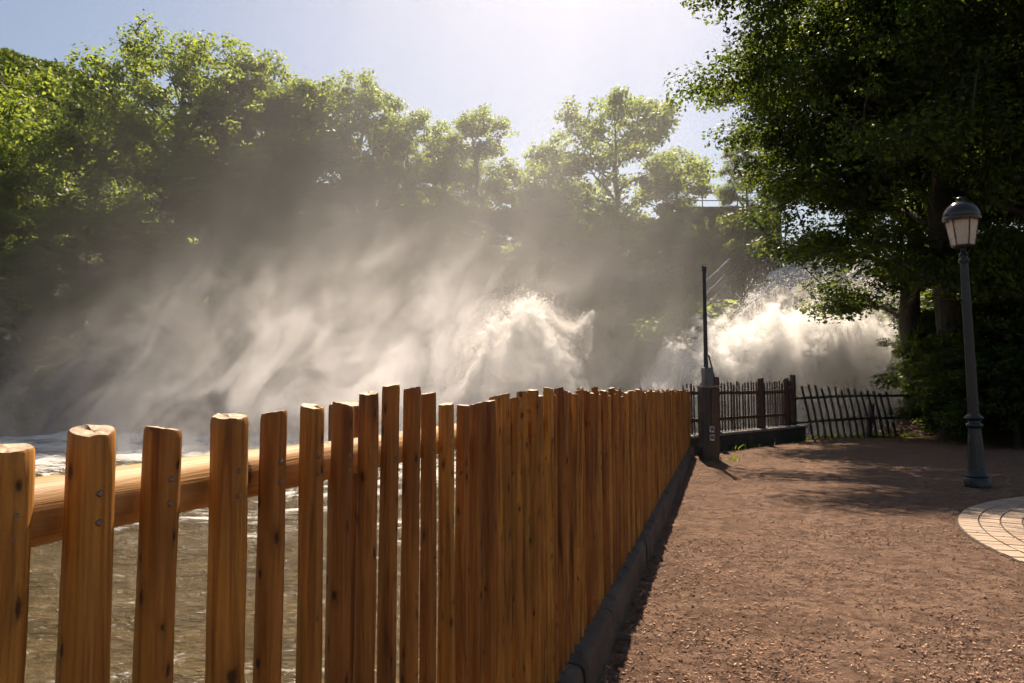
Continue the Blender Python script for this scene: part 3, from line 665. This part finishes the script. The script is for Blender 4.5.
# ------------------------------------------------------------------ near picket fence
def picket_geom(r, h, seed, n=18, rings=14, lean=(0, 0), flat=0.0):
    rr = random.Random(seed); v = []; f = []
    zs = [h*i/(rings-1) for i in range(rings-1)]+[h-.012, h-.0035, h]
    zs = sorted(set(round(z, 4) for z in zs))
    zs = [z for z in zs if z <= h-.012 or z in (round(h-.0035, 4), round(h, 4))]
    bow = (rr.uniform(-.005, .005), rr.uniform(-.005, .005)); tl = (rr.uniform(-.16, .16), rr.uniform(-.2, .2))
    ph = rr.uniform(0, 6.28); o = rr.uniform(0, 99)
    for z in zs:
        fz = z/h; tap = 1.05-.10*fz; sh = 1.0
        if z > h-.011: sh = .90 if z > h-.001 else .965
        cx = bow[0]*math.sin(fz*3.1)+lean[0]*fz; cyy = bow[1]*math.sin(fz*3.1)+lean[1]*fz
        for k in range(n):
            a = 2*math.pi*k/n
            w = 1+.045*math.sin(2*a+ph)+.075*mn.noise(Vector((math.cos(a)*1.2+o, math.sin(a)*1.2, z*3.5)))+.05*mn.noise(Vector((math.cos(a)*3+o, math.sin(a)*3, z*9)))
            x = math.cos(a); y = math.sin(a)
            if flat: # one sawn flat
                y = min(y, flat)
            q = r*tap*w*sh
            zz = z
            if z > h*.96: zz += (x*tl[0]+y*tl[1])*r+(.0022*mn.noise(Vector((a*3, o, 0))) if z > h-.011 else 0)
            v.append((cx+x*q, cyy+y*q, zz))
    m = len(zs)
    for i in range(m-1):
        for k in range(n): f.append((i*n+k, i*n+(k+1) % n, (i+1)*n+(k+1) % n, (i+1)*n+k))
    # cap with an inner ring for roughness of the saw cut
    top0 = (m-1)*n; c0 = len(v)
    cxx = sum(v[top0+k][0] for k in range(n))/n; cyy = sum(v[top0+k][1] for k in range(n))/n; czz = sum(v[top0+k][2] for k in range(n))/n
    for k in range(n):
        p = v[top0+k]; v.append((cxx+(p[0]-cxx)*.55, cyy+(p[1]-cyy)*.55, czz+(p[2]-czz)*.55+rr.uniform(-.0022, .0022)))
    c1 = len(v); v.append((cxx, cyy, czz-.001))
    for k in range(n):
        f.append((top0+k, top0+(k+1) % n, c0+(k+1) % n, c0+k)); f.append((c0+k, c0+(k+1) % n, c1))
    f.append(tuple(range(n))[::-1])
    return v, f
fence = empty('picket_fence', (P0.x, P0.y, 0)); fence.rotation_euler = (0, 0, math.atan2(D2.y, D2.x))
tag(fence, 'long fence of amber peeled log pickets running beside the river from the foreground', 'fence')
# fence frame: x along the line, y to the river side
tops_px = [449, 430, 428, 416, 412, 406, 404, 393, 385, 388, 393, 404, 405, 403, 401, 397, 394, 398, 392, 390, 394, 391, 397]
radii = [.031, .031, .028, .0335, .0262, .0265, .0258, .0252, .0257, .025, .0245, .027]
near_px = [-2, 92, 167, 230, 275, 311, 342, 369, 391, 411, 431, 448]
def s_at(px):
    q = (px-512)/F; Y = (P0.y*D2.x/D2.y-P0.x)/(D2.x/D2.y-q); return (Y-P0.y)/D2.y
STEP = .1130; npk = int(S_END/STEP)+1
rest = MB()
for i in range(-3, npk):
    s = i*STEP+random.uniform(-.008, .008)*(i > 6)
    if 0 <= i < len(near_px): s = s_at(near_px[i])
    elif i >= 12: s = s_at(near_px[-1])+(i-11)*STEP+random.uniform(-.008, .008)
    X, Y = fl(s)
    ty = tops_px[i] if 0 <= i < len(tops_px) else (430 if i < 0 else random.choice([388, 389.5, 391, 392, 393, 395, 390, 394]))
    if i >= 45: ty = 390.2+random.uniform(-1.0, 1.8)
    # height from the sight line at that spot
    u = (341.5-ty)/F; ztop = EYE+Y*(ST+u*CT)/(CT-u*ST)
    if 0 <= i < 20: pass
    elif i >= 20: ztop = max(1.36, min(1.52, ztop+random.uniform(-.015, .015)))
    r_ = radii[i] if 0 <= i < len(radii) else random.uniform(.0235, .031)
    r_ *= .87; zb = .19; h = ztop-zb
    ln = (random.uniform(-.012, .012), random.uniform(-.01, .01))
    if i < 12: ln = (ln[0]*.3, ln[1]*.3)
    if i == 0: ln = (.018, 0)
    v, f = picket_geom(r_, h, 100+i, n=26 if i < 8 else (16 if i < 40 else 10), rings=40 if i < 8 else (20 if i < 40 else 8), lean=ln)
    yo = random.uniform(-.006, .006)
    if i < 97:
        mb = MB(); mb.v = v; mb.f = f
        o = mb.build('picket', M['picket'], fence, True, loc=(s, yo+.0, zb))
        if i < 14:   # the screws that hold it to the rail
            for dz in (0.0, .03):
                sm = MB(); hw = r_*random.uniform(.45, .62); 
                a = math.atan2(-Y, -X)-math.atan2(D2.y, D2.x)+.0     # towards the path side
                sx_, sy_ = -hw, -math.sqrt(max(1e-6, r_*r_-hw*hw))*1.0
                a = -math.pi*.5-.25
                nx, ny = math.cos(a), math.sin(a); cz = 1.34-zb+dz+random.uniform(-.006, .006)
                cen = Vector((nx*r_*.985, ny*r_*.985, cz)); ax = Vector((nx, ny, 0))
                sm.tube([cen-ax*.006, cen-ax*.001, cen+ax*.0004], [.0042, .0042, .003], 10)
                fz = cz/h
                so_ = sm.build('screw', M['screw'], o, True); so_.location = (ln[0]*fz, ln[1]*fz, 0)
    else:
        rest.add([(p[0]+s, p[1]+yo, p[2]+zb) for p in v], f)
tag(rest.build('picket', M['picket'], fence, True), kind='stuff')
def log(name, x0, x1, y, z, r, mat_, parent, seed, n=18, steps=None):
    steps = steps or int((x1-x0)/.12); v = []; f = []
    for i in range(steps+1):
        x = x0+(x1-x0)*i/steps
        oy = .012*mn.noise(Vector((x*.5, seed, 0))); oz = .014*mn.noise(Vector((x*.5, seed, 9)))
        for k in range(n):
            a = 2*math.pi*k/n; w = 1+.10*mn.noise(Vector((math.cos(a)+seed, math.sin(a), x*1.6)))+.035*mn.noise(Vector((math.cos(a)*3+seed, math.sin(a)*3, x*9)))
            v.append((r*w*math.cos(a)+oy, r*w*math.sin(a)+oz, x))
    for i in range(steps):
        for k in range(n): f.append((i*n+k, i*n+(k+1) % n, (i+1)*n+(k+1) % n, (i+1)*n+k))
    f.append(tuple(range(n))[::-1]); f.append(tuple(steps*n+k for k in range(n)))
    me = pymesh(name, v, f, True); o = link(name, me, mat_, parent)
    o.rotation_euler = (0, R(90), 0); o.location = (0, y, z)     # local z runs along the fence
    return o
log('rail', -.6, S_END, .075, 1.345, .042, M['rail'], fence, 3.3, n=22, steps=220)
log('rail', -.6, S_END, .075, .48, .042, M['rail'], fence, 8.1)
for k in range(8):
    s = .98+k*2.05; v, f = picket_geom(.045, 1.46, 900+k, n=14, rings=12); mb = MB(); mb.v = v; mb.f = f
    mb.build('post', M['picket'], fence, True, loc=(s, .165, 0))

# kerb under it: cast segments, a little out of line
mb = MB(); s = -1.0; k = 0
while s < S_END+.3:
    L = random.uniform(.85, 1.05); w = .205; hh = .2+random.uniform(-.006, .012)
    c = fl(s+L/2, -.005+random.uniform(-.006, .006))
    Mx = Matrix.Rotation(math.atan2(D2.y, D2.x)+random.uniform(-.006, .006), 3, 'Z')
    nseg = 10; v = []; prof = [(-w/2, -.1), (-w/2, hh-.02), (-w/2+.02, hh), (0, hh+.004), (w/2-.035, hh), (w/2-.010, hh-.012), (w/2, hh-.04), (w/2+.008, -.1)]
    for j in range(nseg+1):
        x = -L/2+.006+(L-.012)*j/nseg
        for (a, b) in prof:
            p = Mx @ Vector((x, -a, 0)); nz_ = mn.noise(Vector((x*5+s*3, a*8, b*8)))*.008
            v.append((c[0]+p.x+nz_, c[1]+p.y, b+nz_))
    m = len(prof); f = []
    for j in range(nseg):
        for q in range(m-1): f.append((j*m+q, (j+1)*m+q, (j+1)*m+q+1, j*m+q+1))
    f.append(tuple(range(m))); f.append(tuple(nseg*m+q for q in range(m))[::-1])
    mb.add(v, f); s += L; k += 1
tag(mb.build('kerb', M['kerb'], bevel=.006), kind='structure')

# ------------------------------------------------------------------ second fence on a concrete beam
A = Vector((CORNER[0]+.05, CORNER[1]+.1)); B = Vector((8.55, 20.35)); dv = (B-A); LEN = dv.length; ang = math.atan2(dv.y, dv.x)
bw = empty('low_concrete_wall', (A.x, A.y, 0), ang); tag(bw, 'low concrete beam wall carrying the dark fence at the river corner', 'wall')
mb = MB(); mb.box((LEN/2-.1, 0, .07), (LEN+.3, .26, .56)); mb.build('wall_face', M['shaded_wall'], bw, bevel=.02)  # front takes the darker concrete with its shade painted in
mb = MB(); mb.box((LEN/2-.1, .1, .38), (LEN+.36, .56, .055)); mb.build('coping', M['beam'], bw, bevel=.01)  # paler slab gives the beam its sunlit top by colour
f2 = empty('picket_fence', (A.x, A.y, .4), ang); tag(f2, 'dark weathered picket fence standing on the concrete beam in front of the cascade', 'fence')
n2 = 37
for i in range(n2):
    x = .12+(LEN-.3)*i/(n2-1)+random.uniform(-.03, .03); h = 1.18+random.uniform(-.05, .05)+(x/LEN)*.12
    v, f = picket_geom(random.choice([.02, .022, .026, .034]), h, 300+i, n=8, rings=5, lean=(random.uniform(-.02, .02), 0))
    mb = MB(); mb.v = v; mb.f = f; mb.build('picket', M['oldwood'], f2, True, loc=(x, .24, .0))
for x in (1.55, 4.05, 5.75, LEN-.1):
    mb = MB(); v, f = picket_geom(.085, 1.38 if x < LEN-.5 else 1.5, int(x*10)+70, n=12, rings=6); mb.v = v; mb.f = f
    mb.build('post', M['oldwood'], f2, True, loc=(x, .16, -.0))
for z in (.32, .98):
    mb = MB(); mb.box((LEN/2, .30, z), (LEN, .05, .085)); mb.build('rail', M['oldwood'], f2, bevel=.01)
# big weathered end post
# ------------------------------------------------------------------ broken leaning fence
A3 = Vector((8.75, 20.4)); B3 = Vector((11.7, 21.0)); d3 = B3-A3; L3 = d3.length; a3 = math.atan2(d3.y, d3.x)
f3 = empty('broken_fence', (A3.x, A3.y, .02), a3); f3.rotation_euler = (R(10), 0, a3)
tag(f3, 'sagging broken fence of thin dark pickets slanting to the left', 'fence')
for i in range(14):
    x = .1+i*(L3-.15)/13; h = 1.62-.018*i; mb = MB()
    e = (x-.42-.0*i, 0, h-.06*(i % 3 == 0)); mb.tube([(x+.1, 0, -.05), ((x+.1+e[0])/2+.01, 0, h/2), e], [.034, .036, .03], 8)
    mb.build('picket', M['graywood'], f3, True)
for z0, z1 in ((.45, .58), (1.18, 1.26)):
    mb = MB(); mb.tube([(-.6, .04, z0), (1.5, .04, (z0+z1)/2+.04), (L3+.35, .04, z1)], .04, 8); mb.build('rail', M['graywood'], f3, True)
mb = MB(); mb.tube([(L3*.72, .12, -.2), (L3*.72, .1, 1.0)], .09, 8); mb.build('post', M['graywood'], f3, True)

# ------------------------------------------------------------------ utility post at the corner
up = empty('utility_post', (4.15, 14.45, 0), .25); tag(up, 'dark squat utility post pair with a thin pole and meter box at the fence corner', 'utility post')
mb = MB(); mb.box((-.11, 0, .76), (.20, .2, 1.56)); mb.build('post', M['graywood'], up, bevel=.015)
mb = MB(); mb.box((.10, .02, .74), (.2, .2, 1.5), Matrix.Rotation(.02, 3, 'Y')); mb.build('post', M['oldwood'], up, bevel=.015)
for z in (.64, .47):
    mb = MB(); mb.box((-.02, -.125, z), (.11, .045, .13)); o = mb.build('socket_box', M['whitebox'], up, bevel=.012)
    s_ = MB(); s_.box((-.02, -.153, z+.01), (.07, .012, .07)); s_.build('socket_cover', M['greybox'], o, bevel=.004)
mb = MB(); mb.box((-.04, -.03, 1.72), (.20, .16, .42)); o = mb.build('meter_box', M['greybox'], up, bevel=.012)
mb = MB(); mb.box((-.04, -.117, 1.72), (.16, .012, .36)); mb.build('door', M['greybox'], o, bevel=.004)
mb = MB(); mb.tube([(.0, .09, 1.3), (0, .09, 4.08)], [.05, .036], 10); pole = mb.build('pole', M['steel'], up, True)
mb = MB(); mb.tube([(0, .09, 4.0), (0, .09, 4.1)], [.06, .05], 8); mb.build('cap', M['steel'], pole, True)
mb = MB(); mb.tube([(.1, -.02, 1.5), (.11, -.03, 1.75), (.08, .02, 2.0), (.05, .06, 2.2)], .016, 6); mb.build('cable', M['rubber'], up, True)
mb = MB(); mb.box((0, 0, 1.527), (.44, .24, .035)); mb.build('cap_board', M['beam'], up, bevel=.006)
for q, (z0, ex, ez) in enumerate([(3.78, .62, .54), (3.52, .50, .44), (3.26, .30, .26)]):  # only the sunlit lengths of the cables, shaped as short pale rods
    mb = MB(); mb.tube([(.03, .07, z0), (.03+ex*.5, .1, z0+ez*.47), (.03+ex, .13, z0+ez)], [.016, .016, .016], 6); mb.build('sunlit_cable', M['wire'], up, True)

# ------------------------------------------------------------------ street lamp
lp = empty('street_lamp', (7.08, 10.5, 0)); lp.rotation_euler = (0, R(-1.3), .3)
tag(lp, 'dark cast iron lamp post with a domed lantern of frosted glass beside the paved circle', 'street lamp')
mb = MB(); mb.lathe([(.175, -.05), (.18, .0), (.18, .10), (.165, .125), (.155, .15), (.165, .17), (.15, .20), (.135, .25), (.115, .5), (.095, .75), (.085, .86), (.082, .9)], 16); mb.build('pedestal', M['lamp'], lp, True)
mb = MB(); mb.lathe([(.08, .88), (.10, .90), (.115, .93), (.105, .96), (.085, .975), (.08, 1.0), (.115, 1.02), (.125, 1.045), (.115, 1.07), (.085, 1.09), (.075, 1.11)], 20); mb.build('collar', M['lamp'], lp, True)
mb = MB(); n = 24; prof = [(.072, 1.10), (.066, 1.8), (.060, 2.6), (.054, 3.3), (.050, 3.5)]
v = []; f = []
for r_, z in prof:
    for k in range(48):
        a = 2*math.pi*k/48; q = r_*(1+.06*(1 if k % 4 < 2 else -1)); v.append((q*math.cos(a), q*math.sin(a), z))
for i in range(len(prof)-1):
    for k in range(48): f.append((i*48+k, i*48+(k+1) % 48, (i+1)*48+(k+1) % 48, (i+1)*48+k))
mb.add(v, f); mb.build('shaft', M['lamp'], lp, True)
mb = MB(); mb.lathe([(.05, 3.42), (.075, 3.45), (.08, 3.48), (.06, 3.51), (.055, 3.54), (.07, 3.56), (.05, 3.60), (.035, 3.63), (.045, 3.655), (.13, 3.675), (.14, 3.69), (.13, 3.70)], 20); mb.build('neck', M['lamp'], lp, True)
# lantern: six flat panes between ribs, wider at the top
z0, z1, r0, r1 = 3.70, 4.10, .155, .222
lan = None
for k in range(6):
    a0, a1 = k*math.pi/3+.15, (k+1)*math.pi/3+.15
    c0 = [Vector((r0*math.cos(a), r0*math.sin(a), z0)) for a in (a0, a1)]; c1 = [Vector((r1*math.cos(a), r1*math.sin(a), z1)) for a in (a0, a1)]
    inn = .95; mb = MB(); P_ = [c0[0], c0[1], c1[1], c1[0]]; I_ = [Vector((p.x*.975, p.y*.975, p.z)) for p in P_]
    mb.add(P_+I_, [(0,1,2,3),(7,6,5,4),(0,4,5,1),(1,5,6,2),(2,6,7,3),(3,7,4,0)]); mb.build('lantern_pane', M['glass'], lp)
    rb = MB(); rb.tube([c0[0]*1.0, c1[0]*1.0], .009, 6); rb.build('lantern_rib', M['lamp'], lp)
for z, r_ in ((z0, r0), (z1, r1)):
    mb = MB(); pts = [Vector((r_*math.cos(k*math.pi/3+.15), r_*math.sin(k*math.pi/3+.15), z)) for k in range(7)]; mb.tube(pts, .012, 6); mb.build('lantern_ring', M['lamp'], lp)
mb = MB(); mb.lathe([(.10, 3.72), (.105, 3.74), (.12, 3.80), (.06, 3.86), (.03, 3.9)], 12); mb.build('reflector', M['amber'], lp, True)
mb = MB(); mb.lathe([(.255, 4.085), (.262, 4.11), (.262, 4.14), (.250, 4.155), (.255, 4.17), (.243, 4.23), (.21, 4.30), (.15, 4.36), (.09, 4.39), (.06, 4.40), (.055, 4.42), (.07, 4.435), (.05, 4.46), (.015, 4.48)], 28)
mb.build('dome', M['dome'], lp, True)

# ------------------------------------------------------------------ paved circle
CC = (8.633, 5.474); RC = 4.307
mb = MB(); mb.lathe([(RC+.01, -.05), (RC+.01, .012)], 160, (CC[0], CC[1], 0)); tag(mb.build('path_bedding', M['joint']), kind='structure')
mb = MB(); r1 = RC
ring = 0
while r1 > .8:
    w = .20; r0_ = r1-w; nseg = int(2*math.pi*r1/.135)
    off = random.random()
    for k in range(nseg):
        a0 = (k+off)*2*math.pi/nseg; da = 2*math.pi/nseg; g = .0085
        zz = .022+random.uniform(-.003, .003)
        aa = [a0+g/r1, a0+da-g/r1]
        top = [(CC[0]+r*math.cos(a), CC[1]+r*math.sin(a), zz) for r, a in ((r0_+g, aa[0]), (r1-g, aa[0]), (r1-g, aa[1]), (r0_+g, aa[1]))]
        bot = [(p[0], p[1], -.03) for p in top]
        mb.add(top+bot, [(0,1,2,3),(0,4,5,1),(1,5,6,2),(2,6,7,3),(3,7,4,0)])
    r1 = r0_
tag(mb.build('path_paving', M['paver']), kind='structure')

# ------------------------------------------------------------------ loose chips on the ground
def chips(name, n, near, farr, smin, smax, seed):
    g = np.random.default_rng(seed)
    Y = near*(farr/near)**g.random(n); X = (g.random(n)*1.75-.10)*Y*.80-.3
    den = sins(X, Y, 1.5, 9, 26, 44); kp = den+g.random(n)*1.2 > .35; X, Y = X[kp], Y[kp]; n = len(X)
    Tt = (X-P0.x)*N2.x+(Y-P0.y)*N2.y
    rc = np.hypot(X-CC[0], Y-CC[1])
    ok = (Tt > .12) & ((rc > RC-.0) | (g.random(n) < .02)); X, Y = X[ok], Y[ok]; m = len(X)
    Z = height(X, Y)+.004+np.where(np.hypot(X-CC[0], Y-CC[1]) < RC, .022, 0)
    L = smin+(smax-smin)*g.random(m)**4; W = L*(.18+.4*g.random(m)); a = g.random(m)*6.283; tl = g.normal(size=m)*.35; tw = g.normal(size=m)*.5
    ux = np.stack([np.cos(a)*np.cos(tl), np.sin(a)*np.cos(tl), np.sin(tl)], 1)
    vx = np.stack([-np.sin(a)*np.cos(tw), np.cos(a)*np.cos(tw), np.sin(tw)], 1)
    nn = np.cross(ux, vx); nn /= np.linalg.norm(nn, axis=1, keepdims=True)
    C = np.stack([X, Y, Z+np.abs(np.sin(tl))*L*.4], 1); th = (W*.18)[:, None]
    q = []
    for sa, sb in ((-1, -.6), (1, -1), (.8, 1), (-1, .8)):
        q.append(C+ux*(L*.5*sa)[:, None]+vx*(W*.5*sb)[:, None])
    top = [p+nn*th for p in q]
    V = np.stack(q+top, 1).reshape(-1, 3)
    b = np.arange(m)[:, None]*8
    Fq = np.concatenate([b+np.array([[4,5,6,7]]), b+np.array([[0,1,5,4]]), b+np.array([[1,2,6,5]]), b+np.array([[2,3,7,6]]), b+np.array([[3,0,4,7]])])
    return npmesh(name, V, Fq)
tag(link('wood_chips', chips('wood_chips', 330000, 2.6, 17, .004, .027, 3), M['chips']), 'loose bark and wood chips scattered over the brown ground', 'wood chips', kind='stuff')

# ------------------------------------------------------------------ woods on the far hill
g = np.random.default_rng(77); n = 60000
Y = 75+75*g.random(n); X = Y*(-.95+.42*g.random(n)); cx = np.round(X/5)*5+sins(X*0+np.round(X/5), np.round(Y/5), 1, 3, 5, 2)*2
cyy = np.round(Y/5)*5; d = g.normal(size=(n, 3)); d /= np.linalg.norm(d, axis=1, keepdims=True); d[:, 2] = np.abs(d[:, 2])
C = np.stack([cx, cyy, height(cx, cyy)+1.5], 1)+d*np.array([[3.2, 3.2, 3.4]])*(.8+.3*g.random((n, 1)))
a = g.normal(size=(n, 3)); a /= np.linalg.norm(a, axis=1, keepdims=True); b_ = np.cross(a, d); b_ /= np.linalg.norm(b_, axis=1, keepdims=True); s_ = .42
V = np.stack([C-a*s_, C-b_*s_*.7, C+a*s_, C+b_*s_*.7], 1).reshape(-1, 3)
tag(link('woods', npmesh('woods', V, np.arange(4*n).reshape(-1, 4)), M['leaf_dark']), 'hazy green woods covering the distant hill', 'woods', kind='stuff')

# ------------------------------------------------------------------ weeds at the foot of the far fences
g = np.random.default_rng(91); V = []; n = 0
spots = [(A.x+dv.x*q, A.y+dv.y*q) for q in g.random(26)]+[(A3.x+d3.x*q, A3.y+d3.y*q+.1) for q in g.random(60)*1.3]+[(4.35, 14.3), (4.45, 14.55), (3.95, 14.25)]
for (sx_, sy_) in spots:
    if (sx_, sy_)[1] < 20.3: sx_ += dv.y/LEN*.22; sy_ -= dv.x/LEN*.22
    for _ in range(int(g.integers(8, 30))):
        x = sx_+g.normal()*.10; y = sy_+g.normal()*.06; h = .04+.14*g.random()**2; a = g.random()*6.28; w = .006+.010*g.random(); ln = g.normal(size=2)*.4*h
        z = hz(x, y)-.01; ca, sa = math.cos(a)*w, math.sin(a)*w
        V += [(x-ca, y-sa, z), (x+ca, y+sa, z), (x+ln[0]*.5+ca, y+ln[1]*.5+sa, z+h*.6), (x+ln[0], y+ln[1], z+h)]; n += 1
tag(link('weeds', npmesh('weeds', np.array(V), np.arange(4*n).reshape(-1, 4)), M['leaf']), 'small weeds growing at the foot of the far fences', 'weeds', kind='stuff')
